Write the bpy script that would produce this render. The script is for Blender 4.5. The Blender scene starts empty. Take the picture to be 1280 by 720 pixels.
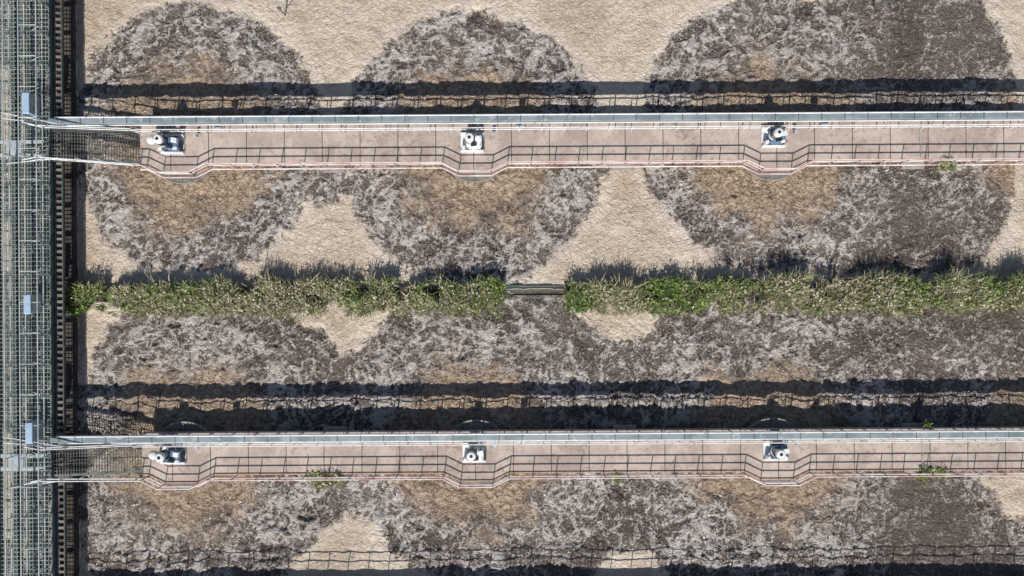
import bpy, math, numpy as np
from mathutils import Vector
rng=np.random.default_rng(7)
sc=bpy.context.scene
CAMZ=45.4; T=0.7494; ROLL=math.radians(-0.35)
def S(z): return 2*T*(CAMZ-z)/1280.0
def P(px,py,z=0.0):
    s=S(z); x=(px-640)*s; y=(360-py)*s
    c,si=math.cos(ROLL),math.sin(ROLL)
    return (x*c-y*si, x*si+y*c)

# ---------------- node helper ----------------
class NT:
    def __init__(s,name,rough=0.8,metal=0.0,spec=0.3):
        s.m=bpy.data.materials.new(name); s.m.use_nodes=True
        s.t=s.m.node_tree; s.n=s.t.nodes; s.b=s.n['Principled BSDF']
        s.b.inputs['Roughness'].default_value=rough; s.b.inputs['Metallic'].default_value=metal
        s.b.inputs['Specular IOR Level'].default_value=spec
        s.tc=s.n.new('ShaderNodeTexCoord')
    def L(s,a,b): s.t.links.new(a,b)
    def setin(s,sock,v):
        if isinstance(v,bpy.types.NodeSocket): s.L(v,sock)
        else: sock.default_value=v
    def noise(s,scale,detail=4,rough=0.55,dist=0.0,vec=None,out='Fac'):
        n=s.n.new('ShaderNodeTexNoise'); n.inputs['Scale'].default_value=scale
        n.inputs['Detail'].default_value=detail; n.inputs['Roughness'].default_value=rough
        n.inputs['Distortion'].default_value=dist
        s.L(vec if vec is not None else s.tc.outputs['Object'],n.inputs['Vector']); return n.outputs[out]
    def attr(s,name,out='Fac'):
        n=s.n.new('ShaderNodeAttribute'); n.attribute_name=name; return n.outputs[out]
    def math(s,op,a,b=0.0,clamp=False):
        n=s.n.new('ShaderNodeMath'); n.operation=op; n.use_clamp=clamp
        s.setin(n.inputs[0],a); s.setin(n.inputs[1],b); return n.outputs[0]
    def ss(s,v,a,b,c=0.0,d=1.0):
        n=s.n.new('ShaderNodeMapRange'); n.interpolation_type='SMOOTHSTEP'
        s.L(v,n.inputs[0])
        for i,k in enumerate((a,b,c,d)): s.setin(n.inputs[i+1],k)
        return n.outputs[0]
    def mix(s,f,a,b):
        n=s.n.new('ShaderNodeMix'); n.data_type='RGBA'
        s.setin(n.inputs[0],f)
        for k,v in ((6,a),(7,b)):
            if isinstance(v,tuple): v=(v[0],v[1],v[2],1.0)
            s.setin(n.inputs[k],v)
        return n.outputs[2]
    def bump(s,h,strength=0.5,dist=0.05,normal=None):
        n=s.n.new('ShaderNodeBump'); n.inputs['Strength'].default_value=strength
        s.setin(n.inputs['Distance'],dist)
        s.L(h,n.inputs['Height'])
        return n.outputs[0]
    def col(s,c):
        if isinstance(c,tuple): c=(c[0],c[1],c[2],1)
        s.setin(s.b.inputs['Base Color'],c)
    def nrm(s,x): s.L(x,s.b.inputs['Normal'])

def simple(name,c1,c2,scale=1.5,rough=0.6,metal=0.0,c3=None,s3=6):
    m=NT(name,rough,metal)
    c=m.mix(m.ss(m.noise(scale,3,0.6),0.35,0.68),c1,c2)
    if c3: c=m.mix(m.ss(m.noise(s3,3,0.7,0.4),0.55,0.7),c,c3)
    m.col(c); return m.m

M_galv=simple('galvanised_steel',(0.50,0.54,0.56),(0.36,0.41,0.43),2.5,0.5,0.2,c3=(0.25,0.25,0.23),s3=4)
M_duct=simple('weathered_duct',(0.28,0.33,0.36),(0.18,0.225,0.25),0.7,0.5,0.1,c3=(0.42,0.45,0.46),s3=2)
M_white=simple('weathered_white_paint',(0.80,0.81,0.82),(0.64,0.66,0.67),1.2,0.4,c3=(0.46,0.40,0.36),s3=3)
M_pink=simple('faded_red_white_rail',(0.80,0.74,0.73),(0.58,0.34,0.32),0.5,0.5,c3=(0.8,0.78,0.77),s3=1.5)
M_dsteel=simple('dark_steel',(0.09,0.11,0.11),(0.15,0.17,0.16),2,0.55,0.2)
M_green=simple('grey_green_grating',(0.22,0.27,0.26),(0.37,0.41,0.38),0.6,0.55,0.15,c3=(0.09,0.11,0.10),s3=1.3)
M_grail=simple('walkway_rail_paint',(0.40,0.47,0.47),(0.60,0.64,0.63),0.6,0.5,0.1)
M_dgrat=simple('dark_grating',(0.08,0.09,0.09),(0.20,0.20,0.18),1.0,0.6,0.2)
M_rust=simple('rusty_brackets',(0.25,0.12,0.07),(0.35,0.28,0.22),4,0.8)
M_blue=simple('blue_gear_housing',(0.08,0.14,0.24),(0.13,0.20,0.30),3,0.4)
M_cab=simple('cabinet_paint',(0.38,0.50,0.64),(0.30,0.42,0.56),2,0.4)
M_black=simple('black_plastic',(0.02,0.02,0.022),(0.04,0.04,0.04),4,0.5)

def concrete(name,a,b,dark,joint=None):
    m=NT(name,0.85)
    c=m.mix(m.ss(m.noise(0.5,4,0.65,0.5),0.38,0.62),a,b)
    c=m.mix(m.ss(m.noise(1.7,5,0.7,1.0),0.50,0.68,0,0.85),c,dark)
    c=m.mix(m.ss(m.noise(6,3,0.7),0.56,0.68,0,0.6),c,(dark[0]*0.55,dark[1]*0.55,dark[2]*0.55))
    if joint:
        sx=m.n.new('ShaderNodeSeparateXYZ'); m.L(m.tc.outputs['Object'],sx.inputs[0])
        q=m.math('DIVIDE',sx.outputs[0],joint)
        wn=m.n.new('ShaderNodeTexWhiteNoise'); wn.noise_dimensions='1D'; m.L(m.math('FLOOR',q),wn.inputs['W'])
        c=m.mix(m.math('MULTIPLY',wn.outputs['Value'],0.3),c,(a[0]*1.15,a[1]*1.13,a[2]*1.1))
        c=m.mix(m.math('LESS_THAN',m.math('FRACT',q),0.022),c,(0.08,0.07,0.06))
    m.col(c); m.nrm(m.bump(m.noise(10,4,0.7),0.4,0.02)); return m.m
M_deck=concrete('deck_concrete',(0.50,0.42,0.37),(0.36,0.295,0.26),(0.26,0.19,0.155),2.45)
M_conc=concrete('pier_concrete',(0.36,0.34,0.31),(0.28,0.26,0.24),(0.16,0.15,0.13))
M_wet=concrete('wet_stained_concrete',(0.12,0.10,0.085),(0.07,0.06,0.052),(0.03,0.028,0.025))
M_disc=concrete('aerator_shroud_concrete',(0.25,0.235,0.22),(0.18,0.17,0.16),(0.09,0.08,0.07))

# ---------------- mesh builder ----------------
class MB:
    def __init__(s): s.v=[]; s.f=[]
    def box(s,c,d,rz=0.0,top=1.0):
        cx,cy,cz=c; hx,hy,hz=d[0]/2,d[1]/2,d[2]/2; o=len(s.v); ca,sa=math.cos(rz),math.sin(rz)
        for k in (-1,1):
            q=top if k>0 else 1.0
            for x,y in ((-1,-1),(1,-1),(1,1),(-1,1)):
                X,Y=x*hx*q,y*hy*q; s.v.append((cx+X*ca-Y*sa,cy+X*sa+Y*ca,cz+k*hz))
        for f in ((3,2,1,0),(4,5,6,7),(0,1,5,4),(1,2,6,5),(2,3,7,6),(3,0,4,7)): s.f.append(tuple(o+i for i in f))
        return s
    def bar(s,a,b,r,n=6,r2=None):
        a=Vector(a); b=Vector(b); d=(b-a)
        if d.length<1e-6: return s
        d.normalize(); u=d.orthogonal().normalized(); w=d.cross(u); o=len(s.v); r2=r if r2 is None else r2
        for p,rr in ((a,r),(b,r2)):
            for i in range(n):
                t=2*math.pi*i/n; s.v.append(tuple(p+(u*math.cos(t)+w*math.sin(t))*rr))
        for i in range(n):
            j=(i+1)%n; s.f.append((o+i,o+j,o+n+j,o+n+i))
        s.f.append(tuple(o+i for i in reversed(range(n)))); s.f.append(tuple(o+n+i for i in range(n)))
        return s
    def prism(s,pts,z0,z1):
        o=len(s.v); n=len(pts)
        for z in (z0,z1):
            for p in pts: s.v.append((p[0],p[1],z))
        for i in range(n):
            j=(i+1)%n; s.f.append((o+i,o+j,o+n+j,o+n+i))
        s.f.append(tuple(o+i for i in reversed(range(n)))); s.f.append(tuple(o+n+i for i in range(n)))
        return s
    def lathe(s,c,prof,n=32):
        o=len(s.v)
        for r,z in prof:
            for i in range(n):
                t=2*math.pi*i/n; s.v.append((c[0]+r*math.cos(t),c[1]+r*math.sin(t),c[2]+z))
        for k in range(len(prof)-1):
            for i in range(n):
                j=(i+1)%n; s.f.append((o+k*n+i,o+k*n+j,o+(k+1)*n+j,o+(k+1)*n+i))
        s.f.append(tuple(o+(len(prof)-1)*n+i for i in range(n)))
        return s
    def obj(s,name,mat,parent=None,bevel=0.0,smooth=False):
        me=bpy.data.meshes.new(name); me.from_pydata(s.v,[],s.f); me.update()
        me.materials.append(mat); ob=bpy.data.objects.new(name,me); sc.collection.objects.link(ob)
        if smooth: me.polygons.foreach_set('use_smooth',[True]*len(me.polygons))
        if bevel>0:
            b=ob.modifiers.new('bevel','BEVEL'); b.width=bevel; b.segments=2; b.limit_method='ANGLE'
        if parent: ob.parent=parent
        return ob
def empty(name,loc=(0,0,0)):
    e=bpy.data.objects.new(name,None); sc.collection.objects.link(e); e.location=loc; return e

def railing(mb,path,h=1.1,sp=1.5,r=0.03,levels=(1.0,0.52),postmb=None,jit=0.0):
    pm=postmb or mb
    for a,b in zip(path[:-1],path[1:]):
        a=Vector(a); b=Vector(b)
        for l in levels: mb.bar(a+Vector((0,0,h*l)),b+Vector((0,0,h*l)),r)
        L=(b-a).length; n=max(1,int(round(L/sp)))
        for i in range(n):
            p=a.lerp(b,i/n); pm.bar(p,p+Vector((rng.normal(0,jit),rng.normal(0,jit),h)),r*0.9)
    p=Vector(path[-1]); pm.bar(p,p+Vector((0,0,h)),r*0.9)

# ---------------- layout ----------------
XS=[-21.5,-2.4,17.0,36.4]          # aerator columns
BY={'n':10.85,'s':-9.15}           # bridge north edges
BC={'n':9.35,'s':-10.62}
X0,X1=-38.5,44.0; Y0,Y1=-27.5,27.5 # basin complex
WE=-28.85

# ---------------- water ----------------
def vnoise(X,Y,cell,seed):
    r=np.random.default_rng(seed); gx=(X/cell); gy=(Y/cell)
    ix=np.floor(gx).astype(int); iy=np.floor(gy).astype(int); fx=gx-ix; fy=gy-iy
    fx=fx*fx*(3-2*fx); fy=fy*fy*(3-2*fy)
    tab=r.random((256,256)); g=lambda a,b: tab[a%256,b%256]
    return (g(ix,iy)*(1-fx)+g(ix+1,iy)*fx)*(1-fy)+(g(ix,iy+1)*(1-fx)+g(ix+1,iy+1)*fx)*fy
def fbm(X,Y,cell,seed,o=4):
    t=0;a=1;n=0
    for k in range(o):
        t=t+a*vnoise(X+k*3.7,Y+k*7.1,cell/2**k,seed+k); n+=a; a*=0.55
    return t/n
def sst(x,a,b):
    t=np.clip((x-a)/(b-a),0,1); return t*t*(3-2*t)
step=0.10
nx=int((X1-X0)/step)+1; ny=int((Y1-Y0)/step)+1
xs=np.linspace(X0,X1,nx); ys=np.linspace(Y0,Y1,ny)
X,Y=np.meshgrid(xs,ys)
s0=S(0); c,si=math.cos(-ROLL),math.sin(-ROLL)
PX=640+(X*c-Y*si)/s0; PY=360-(X*si+Y*c)/s0     # layout units of the plan drawing
def poly_sd(pts):
    pts=np.array(pts,float); d=np.full(PX.shape,1e9); ins=np.zeros(PX.shape,bool)
    n=len(pts)
    for i in range(n):
        a=pts[i]; b=pts[(i+1)%n]; e=b-a
        wx=PX-a[0]; wy=PY-a[1]; t=np.clip((wx*e[0]+wy*e[1])/(e@e),0,1)
        d=np.minimum(d,np.hypot(wx-t*e[0],wy-t*e[1]))
        cnd=((a[1]>PY)!=(b[1]>PY)); 
        with np.errstate(divide='ignore',invalid='ignore'):
            xi=(b[0]-a[0])*(PY-a[1])/(b[1]-a[1]+1e-12)+a[0]
        ins^=(cnd&(PX<xi))
    return np.where(ins,d,-d)
def disc(cx,cy,rx,ry=None,p=2.0):
    ry=ry or rx
    q=(np.abs((PX-cx)/rx)**p+np.abs((PY-cy)/ry)**p)**(1/p)
    return (q-1)*min(rx,ry)
up=disc(243,170,158,167)
for a in ((592,184,167,170),(968,166,167,173),(1105,165,160,177,3.6),(412,215,34,40),(215,200,118,132)):
    up=np.minimum(up,disc(*a))
lo=np.full(PX.shape,-60.0)
for pl in ([(40,370),(170,378),(144,404),(124,436),(110,480),(40,490)],
           [(355,375),(512,378),(480,402),(448,438),(424,438),(402,410),(366,395)],
           [(702,372),(836,378),(818,410),(792,426),(760,420),(736,404)],
           [(325,745),(370,704),(400,662),(436,634),(460,646),(484,682),(534,718),(562,745)],
           [(724,745),(750,696),(790,680),(820,690),(850,745)],
           [(1400,585),(1218,597),(1238,612),(1260,642),(1400,690)],
           [(40,650),(104,655),(112,700),(125,745),(40,745)]):
    lo=np.maximum(lo,poly_sd(pl))
sd=np.where(PY<362,up,lo)
w=(fbm(X,Y,2.2,11,4)-0.5)*22+(fbm(X,Y,0.6,31,3)-0.5)*14
sd2=sd+w
beyond=PX<92
sd2=np.where(beyond,(fbm(X,Y,3.5,71,3)-0.52)*90,sd2)
crust=np.clip(sd2/14+0.5,0,1)
best=np.full(X.shape,1e9); TH=np.zeros(X.shape)
for by in BC.values():
    for ax in XS:
        d=np.hypot(X-ax,Y-by); m=d<best
        TH=np.where(m,np.arctan2(Y-by,X-ax),TH); best=np.where(m,d,best)
calm=np.clip(sst(PX+(fbm(X,Y,5.0,701,4)-0.5)*380,1000,1280),0,1)*sst(best,4.5,8.5)
churn=1-crust
wx_=X+(fbm(X,Y,1.6,201,3)-0.5)*1.7; wy_=Y+(fbm(X,Y,1.6,231,3)-0.5)*1.7
def ridged(a,b,cell,seed,o=3): return 1-2*np.abs(fbm(a,b,cell,seed,o)-0.5)
rg1=ridged(wx_,wy_,1.05,301,4); rg2=ridged(wx_+9,wy_,0.5,331,2)
seam=sst(10.2-best,0,1.5)
arc=ridged(best*1.0+(fbm(X,Y,1.5,401,3)-0.5)*2.0, TH*7.5/1.8+wx_*0.2,0.8,411,3)*seam
lace=sst(rg1,0.86,0.98)
lace=np.maximum(lace,sst(arc,0.85,0.985)*sst(best,3,5))
lace=np.maximum(lace,sst(rg2,0.86,0.99)*0.85)
ring=0.45+0.55*sst(best,4.0,6.0)*(1-0.40*sst(best,8.6,11.0))
dens=sst(fbm(X,Y,2.2,501,3),0.25,0.65)*0.34+0.66
foamA=np.clip(lace*dens*ring*(1-0.55*calm),0,1)
Z=churn*((fbm(wx_,wy_,0.8,5,4)-0.5)*0.52*(1-0.5*calm)+foamA*0.12)
Z+=churn*0.22*np.exp(-(best/3.2)**2)
Z+=crust*(0.05+(fbm(X,Y,1.1,15,5)-0.5)*0.13+ridged(wx_,wy_,0.8,611,2)*0.08)
Z-=Z.mean()
V=np.stack([X,Y,Z],-1).reshape(-1,3)
me=bpy.data.meshes.new('water')
nv=nx*ny; nf=(nx-1)*(ny-1)
me.vertices.add(nv); me.vertices.foreach_set('co',V.ravel().astype(np.float32))
I=np.arange(nv).reshape(ny,nx)
F=np.stack([I[:-1,:-1],I[:-1,1:],I[1:,1:],I[1:,:-1]],-1).reshape(-1,4)
me.loops.add(nf*4); me.loops.foreach_set('vertex_index',F.ravel().astype(np.int32))
me.polygons.add(nf); me.polygons.foreach_set('loop_start',(np.arange(nf)*4).astype(np.int32))
me.update(calc_edges=True)
me.polygons.foreach_set('use_smooth',np.ones(nf,bool))
def va(nm,arr):
    a=me.attributes.new(nm,'FLOAT','POINT'); a.data.foreach_set('value',arr.ravel().astype(np.float32))
brown=best+(fbm(X,Y,1.4,521,4)-0.5)*5.0
va('crustsd',np.clip(sd2,-60,60)); va('brown',brown); va('foamA',foamA)
va('calm',calm); va('lf',fbm(X,Y,2.4,601,4)); va('lf2',fbm(X,Y,4.2,641,5)); va('dens',dens*ring*(1-0.45*calm))
water=bpy.data.objects.new('water',me); sc.collection.objects.link(water)

m=NT('aerated_sludge_water',0.35,0,0.5)
sdv=m.attr('crustsd'); calmv=m.attr('calm'); lf=m.attr('lf'); lf2=m.attr('lf2'); fa=m.attr('foamA'); de=m.attr('dens'); bv=m.attr('brown')
nA=m.noise(3.3,4,0.66,0.9)
nB=m.noise(8.0,2,0.6,0.3)
sdj=m.math('ADD',sdv,m.math('MULTIPLY',m.math('SUBTRACT',nA,0.5),28))
crm=m.ss(sdj,-3.0,3.5)
rid=m.ss(m.math('ABSOLUTE',m.math('SUBTRACT',nA,0.5)),0.0,0.045,1.0,0.0)
f1=m.math('ADD',fa,m.math('MULTIPLY',m.math('MULTIPLY',rid,de),0.8))
f1=m.math('ADD',f1,m.math('MULTIPLY',m.math('SUBTRACT',nB,0.5),1.2))
foam=m.ss(f1,0.30,0.90)
base=m.mix(m.ss(lf,0.35,0.65),(0.090,0.069,0.057),(0.148,0.117,0.099))
base=m.mix(m.ss(nB,0.48,0.66,0,0.55),base,(0.24,0.198,0.172))
base=m.mix(m.ss(calmv,0,1,0,0.55),base,(0.145,0.117,0.099))
foamc=m.mix(lf2,(0.67,0.63,0.605),(0.56,0.505,0.46))
churnc=m.mix(m.math('MULTIPLY',foam,0.88),base,foamc)
br=m.ss(bv,3.7,6.6,0.93,0.0)
brc=m.mix(m.ss(nA,0.38,0.58),(0.27,0.188,0.13),(0.56,0.44,0.325))
brc=m.mix(m.ss(nB,0.55,0.67,0,0.55),brc,(0.17,0.117,0.083))
churnc=m.mix(br,churnc,brc)
cc=m.mix(m.ss(lf2,0.36,0.64),(0.62,0.525,0.425),(0.48,0.39,0.30))
cc=m.mix(m.ss(nA,0.52,0.68,0,0.55),cc,(0.39,0.305,0.225))
cc=m.mix(m.ss(nB,0.52,0.66,0,0.45),cc,(0.70,0.61,0.52))
cc=m.mix(m.ss(m.math('ABSOLUTE',m.math('SUBTRACT',lf,0.5)),0.0,0.03,0.45,0.0),cc,(0.39,0.295,0.215))
edge=m.math('MULTIPLY',m.ss(sdj,1.0,4.0),m.ss(sdj,8,20,1.0,0.0))
cc=m.mix(m.math('MULTIPLY',edge,0.35),cc,(0.70,0.62,0.54))
m.col(m.mix(crm,churnc,cc))
m.L(m.ss(m.math('MAXIMUM',m.math('MULTIPLY',crm,0.8),foam),0,1,0.14,0.5),m.b.inputs['Roughness'])
h=m.math('ADD',nA,m.math('MULTIPLY',nB,0.3))
m.nrm(m.bump(h,1.0,m.ss(crm,0,1,0.38,0.20)))
me.materials.append(m.m)

# ---------------- ground ----------------
g=NT('grass_ground',0.9)
g.col(g.mix(g.ss(g.noise(0.15,6,0.6),0.4,0.6),(0.06,0.09,0.03),(0.13,0.11,0.07)))
g.nrm(g.bump(g.noise(6,5),0.6,0.05))
MB().prism([(-1500,-1500),(1500,-1500),(1500,1500),(-1500,1500)],-1.6,-1.5).obj('ground',g.m)

def wallobj(name,x0,x1,y0,y1,z1,mat,z0=-1.6,bev=0.03):
    return MB().box(((x0+x1)/2,(y0+y1)/2,(z0+z1)/2),(x1-x0,y1-y0,z1-z0)).obj(name,mat,bevel=bev)
wallobj('concrete_wall',X0-0.5,X1+0.5,Y1-0.1,Y1+0.5,0.8,M_conc)
wallobj('concrete_wall',X1-0.1,X1+0.5,Y0+0.1,Y1-0.1,0.8,M_conc)
wallobj('concrete_wall',X0-0.5,X0+0.1,Y0+0.1,Y1-0.1,0.8,M_conc)
wallobj('concrete_wall',X0-0.5,X1+0.5,Y0-0.5,Y0+0.1,0.8,M_conc)
wallobj('basin_wall',-29.9,WE,Y0+0.1,Y1-0.1,0.25,M_wet)
sy=(360-734)*s0
wallobj('basin_wall',WE,X1-0.1,sy-2.0,sy+0.05,1.2,M_conc)
e=empty('safety_railing')
mb=MB(); railing(mb,[(-28.6,sy-0.05,1.2),(X1-0.2,sy-0.05,1.2)],1.15,1.35,0.035); mb.obj('rails',M_galv,e)

# ---------------- central wall ----------------
def cw(px0,px1,ztop=0.4):
    xa=P(px0,368)[0]; xb=P(px1,368)[0]; y=(360-366)*s0
    return wallobj('dividing_wall',xa,xb,y-0.45,y+0.45,ztop,M_wet)
cw(86,629); cw(706,1466)
xa=P(629,368)[0]; xb=P(706,368)[0]; y=(360-366)*s0
MB().box(((xa+xb)/2,y,-0.75),(xb-xa,0.35,1.62)).obj('weir_beam',M_wet)
gate=empty('overflow_weir')
mb=MB(); mb.box(((xa+xb)/2,y+0.42,-0.6),(xb-xa-0.1,0.12,1.45)); mb.bar((xa,y+0.15,0.2),(xb,y+0.15,0.2),0.05); mb.bar((xa,y-0.3,0.22),(xb,y-0.3,0.22),0.04); mb.obj('weir_plate',M_dsteel,gate)

# ---------------- weeds ----------------
def weeds(name,xa,xb,yc,halfw,z0,n,green,hgt=0.85,seed=1,gap=0.0):
    r=np.random.default_rng(seed)
    nc=max(1,int(n/34)); cx=r.uniform(xa,xb,nc); cyy=yc+np.clip(r.normal(0,0.6,nc),-1.1,1.1)*halfw
    ci=r.integers(0,nc,n)
    sprd=r.uniform(0.05,0.20,nc)[ci]
    x=cx[ci]+r.normal(0,1,n)*sprd; yv=cyy[ci]+r.normal(0,1,n)*sprd
    eN=fbm(x,yv*0+seed*3.1,1.6,seed+40,3); eS=fbm(x,yv*0+seed*9.1,1.3,seed+60,3)
    lim=np.where(yv>yc,halfw*(0.25+1.4*eN),halfw*(0.2+1.8*eS))
    keep=(np.abs(yv-yc)<lim)&(x>xa-0.2)&(x<xb+0.2)
    if gap>0: keep&=fbm(x,yv,0.8,seed+80,3)>gap
    x=x[keep];yv=yv[keep];ci=ci[keep];n=len(x)
    hc=r.uniform(0.3,1.2,nc)[ci]; H=hgt*hc*r.uniform(0.6,1.2,n)*(0.4+1.2*fbm(x,yv,1.5,seed+9,2))
    species=fbm(x,yv,2.4,seed+90,3)
    gprob=np.clip(green(x)+(species-0.5)*2.6+r.normal(0,0.25,nc)[ci],0,1)
    isg=r.random(n)<gprob
    th=r.uniform(0,2*np.pi,n); lean=r.uniform(0.1,0.8,n)
    dx=np.cos(th);dy=np.sin(th)
    broad=isg&(r.random(n)<0.6)
    plume=(~isg)&(r.random(n)<0.16)
    W=np.where(broad,r.uniform(0.04,0.09,n),r.uniform(0.010,0.024,n))
    W=np.where(plume,r.uniform(0.025,0.045,n),W)
    base=np.where(broad,H*r.uniform(0.2,0.9,n),np.where(plume,H*0.9,0.0))
    Lh=np.where(broad,r.uniform(0.10,0.24,n),np.where(plume,r.uniform(0.12,0.25,n),H))
    pts=[]
    for t,wf,zf in ((0,0.5,0),(0.4,1.0,0.62),(0.75,0.8,0.93),(1.0,0.08,0.95)):
        ox=dx*Lh*lean*t**1.4; oy=dy*Lh*lean*t**1.4
        zz=z0+base+Lh*zf*np.where(broad|plume,0.35,1-0.35*lean)
        for sg in (-1,1):
            pts.append(np.stack([x+ox-dy*W*wf*sg,yv+oy+dx*W*wf*sg,zz],-1))
    Vv=np.stack(pts,1)
    f=np.array([[0,1,3,2],[2,3,5,4],[4,5,7,6]])
    FF=(np.arange(n)[:,None,None]*8+f[None]).reshape(-1,4)
    me=bpy.data.meshes.new(name); me.vertices.add(n*8); me.vertices.foreach_set('co',Vv.ravel().astype(np.float32))
    me.loops.add(len(FF)*4); me.loops.foreach_set('vertex_index',FF.ravel().astype(np.int32))
    me.polygons.add(len(FF)); me.polygons.foreach_set('loop_start',(np.arange(len(FF))*4).astype(np.int32))
    me.update(calc_edges=True)
    G=np.array([[0.13,0.215,0.045],[0.19,0.27,0.07],[0.09,0.15,0.04],[0.26,0.29,0.10]])
    D=np.array([[0.42,0.37,0.23],[0.52,0.46,0.33],[0.24,0.23,0.12],[0.15,0.165,0.08],[0.30,0.31,0.15]])
    k=r.integers(0,4,nc)[ci]; k2=np.where(r.random(n)<0.5,r.integers(0,5,nc)[ci],r.integers(0,5,n))
    colr=np.where(isg[:,None],G[k],D[k2])*r.uniform(0.65,1.25,(n,1))
    colr=np.where(plume[:,None],np.array([[0.55,0.49,0.37]])*r.uniform(0.8,1.15,(n,1)),colr)
    cl=np.concatenate([colr,np.ones((n,1))],1); cl=np.repeat(cl,8,0)
    a=me.color_attributes.new('leafcol','FLOAT_COLOR','POINT'); a.data.foreach_set('color',cl.ravel().astype(np.float32))
    me.materials.append(M_leaf); ob=bpy.data.objects.new(name,me); sc.collection.objects.link(ob); return ob
ml=NT('weed_leaves',0.6,0,0.25); ml.col(ml.attr('leafcol','Color'))
M_leaf=ml.m
wy=(360-369.5)*s0
gl=lambda x: np.clip(1.35-(x+29.5)*0.095,0.20,1.3)
gr=lambda x: np.clip(0.68-(x-3.5)*0.022,0.24,0.68)
weeds('weed_hedge',P(86,368)[0],P(627,368)[0],wy,1.04,0.33,60000,gl,1.0,3,0.36)
weeds('weed_hedge',P(708,368)[0],P(1440,368)[0],wy,1.04,0.33,78000,gr,1.0,8,0.36)

# ---------------- bridges ----------------
DZ=1.2
def bridge(key):
    yn=BY[key]; cy=BC[key]; ys_=yn-2.84
    e=empty('aerator_bridge')
    xa=-24.0; xb=X1-0.2
    def southpath(off=0.0,z=DZ):
        p=[(xa,ys_-off,z)]
        for ax in XS:
            p+=[(ax-2.05,ys_-off,z),(ax-1.0,ys_-0.52-off,z),(ax+1.1,ys_-0.52-off,z),(ax+2.15,ys_-off,z)]
        p.append((xb,ys_-off,z)); return p
    pts=[(p[0],p[1]) for p in southpath()]
    pts+= [(xb,yn-0.05),(xa,yn-0.05)]
    MB().prism(pts,DZ-0.22,DZ).obj('deck',M_deck,e,bevel=0.02)
    mb=MB(); mb.box(((xa+xb)/2,yn-0.35,DZ-0.42),(xb-xa,0.25,0.38)); mb.box(((xa+xb)/2,ys_+0.35,DZ-0.42),(xb-xa,0.25,0.38))
    mb.obj('girders',M_conc,e)
    mb=MB(); sp=southpath(-0.08,DZ+0.03)
    for a,b in zip(sp[:-1],sp[1:]): mb.bar(a,b,0.035,4)
    mb.obj('kerb_angle',M_rust,e)
    mb=MB(); mp=MB(); railing(mb,southpath(0.04,DZ),1.1,1.45,0.036,(1.0,0.55),mp,0.012)
    mb.obj('handrail',M_pink,e); mp.obj('handrail_posts',M_dsteel,e)
    mb=MB(); sp=southpath(0.20,DZ-0.05)
    for a,b in zip(sp[:-1],sp[1:]): mb.bar(a,b,0.045,6)
    mb.obj('conduit',M_pink,e)
    mb=MB(); railing(mb,[(xa,yn-0.72,DZ),(xb,yn-0.72,DZ)],1.1,1.45,0.034,(1.0,0.55)); mb.obj('north_handrail',M_white,e)
    d=MB(); d.box(((xa+xb)/2-2.5,yn-0.22,2.42),(xb-xa+5,0.34,0.44)); d.obj('cable_duct',M_duct,e,bevel=0.02)
    d=MB(); 
    for k in range(int((xb-xa)/1.45)+4):
        x=xa-5+0.6+k*1.45; d.box((x,yn-0.22,2.645),(0.05,0.38,0.025))
        d.bar((x+0.3,yn-0.12,DZ-0.1),(x+0.3,yn-0.12,2.3),0.035); 
        if k%2==0: d.bar((x+0.3,yn-0.12,2.1),(x+0.3,yn-0.7,DZ+0.05),0.022)
    d.obj('duct_brackets',M_dsteel,e)
    d=MB()
    for ax in XS:
        d.box((ax+2.9,yn-0.55,1.95),(0.42,0.2,0.3)); d.bar((ax+2.9,yn-0.62,DZ),(ax+2.9,yn-0.62,1.85),0.03)
        d.box((ax+1.25,yn-0.95,DZ+0.42),(0.2,0.16,0.26)); d.bar((ax+1.25,yn-0.95,DZ),(ax+1.25,yn-0.95,DZ+0.35),0.025)
    d.bar((26.4,yn-0.8,DZ+0.05),(26.5,ys_+0.2,DZ+0.05),0.03)
    d.obj('junction_boxes',M_galv,e,bevel=0.01)
    d=MB(); d.bar((xa-4.6,yn-0.0,2.60),(xb,yn-0.0,2.60),0.06,8); d.bar((xa-4.6,yn-0.46,2.40),(xb,yn-0.46,2.40),0.035,8)
    d.bar((xa,yn-0.12,1.75),(xb,yn-0.12,1.75),0.035,8)
    d.obj('white_pipes',M_white,e,smooth=False)
    ra=-29.2; rz=2.2
    mb=MB(); L=xa-ra; ywd=(yn-0.75,ys_+0.35)
    for k in range(int(L/0.16)+1):
        x=ra+k*0.16; z=rz+(DZ-rz)*(x-ra)/L
        mb.box((x,(ywd[0]+ywd[1])/2,z),(0.045,ywd[0]-ywd[1],0.04))
    for k in range(9):
        yy=ywd[1]+(ywd[0]-ywd[1])*k/8
        mb.bar((ra,yy,rz),(xa,yy,DZ),0.03 if k in(0,8) else 0.018,4)
    mb.obj('ramp_grating',M_dgrat,e)
    mb=MB()
    for yy in (ywd[0]+0.08,ywd[1]-0.08):
        mb.bar((ra,yy,rz-0.1),(xa,yy,DZ-0.1),0.10,4)
    mb.obj('ramp_stringers',M_dsteel,e)
    mb=MB()
    for yy,yo in ((ywd[1]-0.1,ys_-0.04),):
        for hh in (1.1,0.58):
            mb.bar((ra-0.9,yo+0.12,rz+hh),(ra,yy,rz+hh),0.034); mb.bar((ra,yy,rz+hh),(xa,yo,DZ+hh),0.034)
        for k in range(5):
            t=k/5; mb.bar((ra+L*t,yy,rz-t),(ra+L*t,yy,rz-t+1.1),0.03)
    for hh in (1.1,0.58):
        mb.bar((ra-0.9,ywd[0]+0.3,rz+hh),(ra,ywd[0]+0.1,rz+hh),0.034); mb.bar((ra,ywd[0]+0.1,rz+hh),(xa,ywd[0]+0.1,DZ+hh),0.034)
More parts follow.
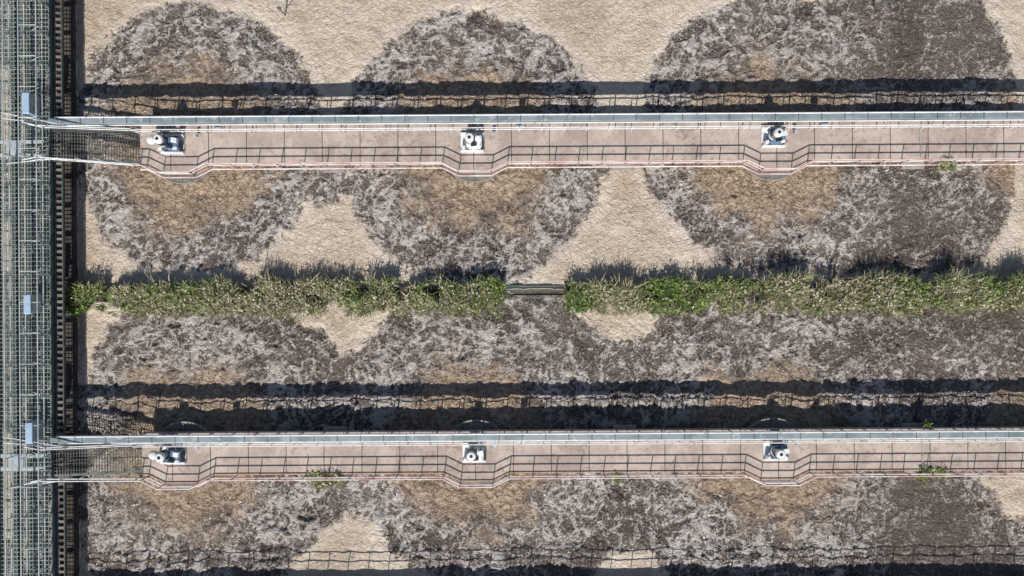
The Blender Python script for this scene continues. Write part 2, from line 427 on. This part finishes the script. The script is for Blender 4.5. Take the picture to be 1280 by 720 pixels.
    for q in (0.0,0.35): mb.bar((ra-2.2,ywd[0]+0.9-q,rz+1.1),(ra+1.6,ywd[0]+0.15,rz+0.75),0.026); 
    mb.bar((ra-1.9,ywd[1]-0.5,rz+1.1),(ra+1.4,ywd[1]-0.12,rz+0.8),0.026)
    mb.obj('ramp_handrail',M_white,e)
    mb=MB()
    for ax in (-11.6,7.3,26.2):
        mb.box((ax,(yn+ys_)/2,-0.4),(0.5,2.3,2.3)); mb.box((ax,(yn+ys_)/2-0.12,0.72),(1.5,3.35,0.3))
    mb.obj('piers',M_conc,e,bevel=0.02)
    for i,ax in enumerate(XS):
        a=empty('surface_aerator',(0,0,0))
        sy_=cy-0.2
        MB().lathe((ax,sy_,0),[(0.5,-0.1),(1.2,0.12),(2.14,0.58),(2.22,0.62),(2.22,0.74),(2.10,0.77),(0.3,0.85)],48).obj('splash_shroud',M_disc,a)
        mb=MB()
        for k in range(16):
            t=2*math.pi*k/16; mb.box((ax+1.6*math.cos(t),sy_+1.6*math.sin(t),0.82),(0.95,0.05,0.06),t)
        mb.lathe((ax,sy_,0.0),[(2.24,0.74),(2.24,0.81),(2.16,0.81),(2.16,0.77)],48)
        mb.obj('shroud_ribs',M_conc,a)
        MB().bar((ax,cy,-0.6),(ax,cy,1.1),0.12,12).obj('shaft',M_dsteel,a)
        mb=MB()
        for k in range(10):
            t=2*math.pi*k/10; mb.box((ax+0.7*math.cos(t),cy+0.7*math.sin(t),0.05),(0.9,0.04,0.3),t)
        mb.obj('impeller_blades',M_dsteel,a)
        z=DZ; mx=ax-0.1+(0.0 if i else -0.25); my=cy+0.05
        if key=='n' and i==2: my+=0.2
        b=MB(); b.box((mx,my,z+0.06),(1.5,1.25,0.12)); b.box((mx,my-0.56,z+0.2),(1.5,0.12,0.22)); b.box((mx,my+0.56,z+0.2),(1.5,0.12,0.22))
        b.obj('base_frame',M_white,a,bevel=0.015)
        b=MB(); b.lathe((mx+0.15,my-0.02,z+0.12),[(0.55,0),(0.55,0.12),(0.46,0.16),(0.44,0.55),(0.36,0.62)],20)
        b.box((mx+0.15,my,z+0.42),(0.95,0.72,0.42))
        b.obj('gearbox',M_blue if i!=1 else M_white,a,bevel=0.03)
        rot=(-0.15,0.1,0.2)[i%3]
        mp_=(mx-0.12,my+0.05) if i else (mx-0.3,my+0.08)
        b=MB(); b.lathe((mp_[0],mp_[1],z+0.6),[(0.34,0),(0.34,0.06),(0.27,0.08),(0.27,0.62),(0.29,0.64),(0.29,0.82),(0.24,0.88),(0.10,0.90)],24)
        b.obj('motor',M_white,a)
        b=MB()
        for k in range(20):
            t=2*math.pi*k/20; b.box((mp_[0]+0.29*math.cos(t),mp_[1]+0.29*math.sin(t),z+0.95),(0.07,0.018,0.5),t)
        b.lathe((mp_[0],mp_[1],z+1.5),[(0.11,0),(0.10,0.012)],16)
        b.obj('motor_fins',M_black,a)
        b=MB(); b.box((mx+0.45,my+0.12,z+0.78),(0.34,0.30,0.28),rot); b.box((mx-0.55,my-0.38,z+0.42),(0.22,0.2,0.5),rot)
        b.box((mx+0.42,my-0.36,z+0.68),(0.3,0.2,0.1),rot)
        b.obj('terminal_box',M_white,a,bevel=0.02)
        b=MB(); b.box((mx+0.12,my-0.30,z+0.80),(0.36,0.14,0.24),rot); b.box((mx+0.62,my-0.15,z+0.3),(0.18,0.5,0.3),rot)
        b.bar((mx+0.45,my+0.2,z+0.75),(mx+0.5,yn-0.3,2.3),0.025); b.bar((mx-0.1,my+0.3,z+1.0),(mx+0.1,yn-0.4,2.35),0.02)
        b.obj('cables',M_black,a)
        if i==0:
            b=MB(); b.lathe((mx-0.95,my+0.12,z+0.15),[(0.08,-0.15),(0.08,0.5),(0.27,0.6),(0.30,0.75),(0.24,0.88),(0.10,0.93)],20)
            b.obj('oil_filter_dome',M_white,a,smooth=True)
    return e
bridge('n'); bridge('s')
gg=lambda x: x*0+1.1
for px,py,w_,n_ in ((408,601,0.9,1700),(778,598,0.4,220),(1163,592,0.9,700),(1182,205,0.5,500),(390,590,0.3,200),(1157,535,0.3,200)):
    x,y=P(px,py,1.2); weeds('weed_clump',x-w_,x+w_,y,0.42,0.95,n_,gg,0.5,px)

# ---------------- main walkway (left) ----------------
wk=empty('steel_walkway'); WX0,WX1,WZ=-32.6,-29.2,2.2
mb=MB(); ya,yb=Y0+0.2,Y1-0.2
for k in range(int((WX1-WX0)/0.20)+1):
    x=WX0+k*0.20; mb.box((x,(ya+yb)/2,WZ-0.02),(0.035,yb-ya,0.04))
for k in range(int((yb-ya)/0.27)+1):
    y=ya+k*0.27; mb.box(((WX0+WX1)/2,y,WZ+0.004),(WX1-WX0,0.04,0.03))
mb.obj('grating',M_green,wk)
mb=MB()
for x,w_ in ((WX0,0.16),(WX0+1.1,0.10),(-30.6,0.14),(WX1,0.2)): mb.box((x,(ya+yb)/2,WZ-0.2),(w_,yb-ya,0.3))
for k in range(int((yb-ya)/1.9)+1): mb.box(((WX0+WX1)/2,ya+0.7+k*1.9,WZ-0.22),(WX1-WX0-0.25,0.12,0.2))
mb.obj('beams',M_dsteel,wk)
mb=MB()
for x in (WX0+0.05,-31.3,-30.35,WX1-0.02): railing(mb,[(x,ya,WZ),(x,yb,WZ)],1.1 if x<-30 else 1.15,1.9,0.036,(1.0,0.52))
for k in range(int((yb-ya)/1.9)+1):
    y=ya+k*1.9; mb.bar((WX1,y,WZ+0.9),(-30.35,y,WZ+0.02),0.022); mb.bar((WX1,y,WZ+1.1),(-30.35,y,WZ+1.1),0.026)
mb.obj('railings',M_grail,wk)
mb=MB()
for py in (186,578): 
    y=P(20,py,2.2)[1]
    mb.box((-31.1,y+0.42,WZ+0.03),(3.2,0.22,0.03)); mb.box((-31.1,y-0.42,WZ+0.03),(3.2,0.22,0.03)); mb.box((-31.4,y,WZ+0.034),(0.9,0.62,0.03))
mb.obj('landing_plates',M_galv,wk)
mb=MB(); 
for k in range(14): mb.box((-30.5,ya+1.5+k*4.05,0.3),(0.35,0.35,3.4))
mb.obj('columns',M_dsteel,wk)
mb=MB()
for x,r_ in ((-31.9,0.14),(-31.5,0.10),(-30.0,0.12)): mb.bar((x,ya,1.6),(x,yb,1.6),r_,10)
mb.obj('service_pipes',M_dsteel,wk)
cl=empty('cable_ladder'); mb=MB()
for x in (-29.02,-28.56): mb.box((x,(ya+yb)/2,1.9),(0.05,yb-ya,0.14))
mb.obj('ladder_sides',M_dsteel,cl)
mb=MB()
for k in range(int((yb-ya)/0.40)): mb.box((-28.79,ya+0.2+k*0.40,1.88),(0.34,0.13+0.05*rng.random(),0.05))
mb.obj('ladder_rungs',simple('rung_galv',(0.24,0.21,0.19),(0.08,0.065,0.055),0.7,0.6,0.1),cl)
mb=MB(); mb.box((-28.8,(ya+yb)/2,1.70),(0.44,yb-ya,0.1)); mb.obj('cables',M_black,cl)
for px,py,l in ((36,130,1.25),(38,380,1.15),(40,540,1.25)):
    x,y=P(px,py,3.1); a=empty('control_cabinet')
    b=MB(); b.box((x,y,2.85),(0.38,l,1.0)); b.obj('body',M_cab,a,bevel=0.03)
    b=MB(); b.box((x,y,3.38),(0.46,l+0.1,0.06),0,0.9); b.obj('roof',M_cab,a,bevel=0.02)
    b=MB(); b.box((x+0.20,y,2.9),(0.02,l-0.15,0.8)); b.bar((x,y-l/2+0.1,2.2),(x,y-l/2+0.1,2.4),0.04); b.bar((x,y+l/2-0.1,2.2),(x,y+l/2-0.1,2.4),0.04); b.box((x+0.22,y+0.3,2.9),(0.03,0.04,0.14)); b.obj('door_and_feet',M_galv,a)
for px,py in ((357,20),(1092,10)):
    x,y=P(px,py,0); a=empty('sensor_pole'); b=MB(); b.bar((x,y,-1),(x,y,1.2),0.04); b.box((x,y,1.25),(0.18,0.14,0.2)); b.bar((x,y,0.5),(x+0.35,y+0.1,0.9),0.025); b.obj('pole',M_dsteel,a)

# ---------------- light ----------------
w=bpy.data.worlds.new("World"); sc.world=w; w.use_nodes=True
nt=w.node_tree; bg=nt.nodes['Background']; sky=nt.nodes.new('ShaderNodeTexSky'); sky.sky_type='NISHITA'; sky.sun_disc=False
d=Vector((0.14,1.07,-1.0)); el=math.atan2(1,math.hypot(d.x,d.y))
sky.sun_elevation=el; sky.sun_rotation=math.atan2(-d.x,-d.y)
nt.links.new(sky.outputs[0],bg.inputs[0]); bg.inputs[1].default_value=0.075
sl=bpy.data.lights.new('sun','SUN'); sl.energy=5.0; sl.angle=math.radians(0.5); sl.color=(1,0.955,0.885)
so=bpy.data.objects.new('sun',sl); sc.collection.objects.link(so); so.rotation_euler=d.to_track_quat('-Z','Y').to_euler()
cam=bpy.data.cameras.new('camera'); co=bpy.data.objects.new('camera',cam); sc.collection.objects.link(co)
co.location=(0,0,CAMZ); co.rotation_euler=(0,0,ROLL); cam.sensor_width=36; cam.lens=18/T; cam.clip_end=5000
sc.camera=co
sc.view_settings.view_transform='Standard'; sc.view_settings.look='None'; sc.view_settings.exposure=0
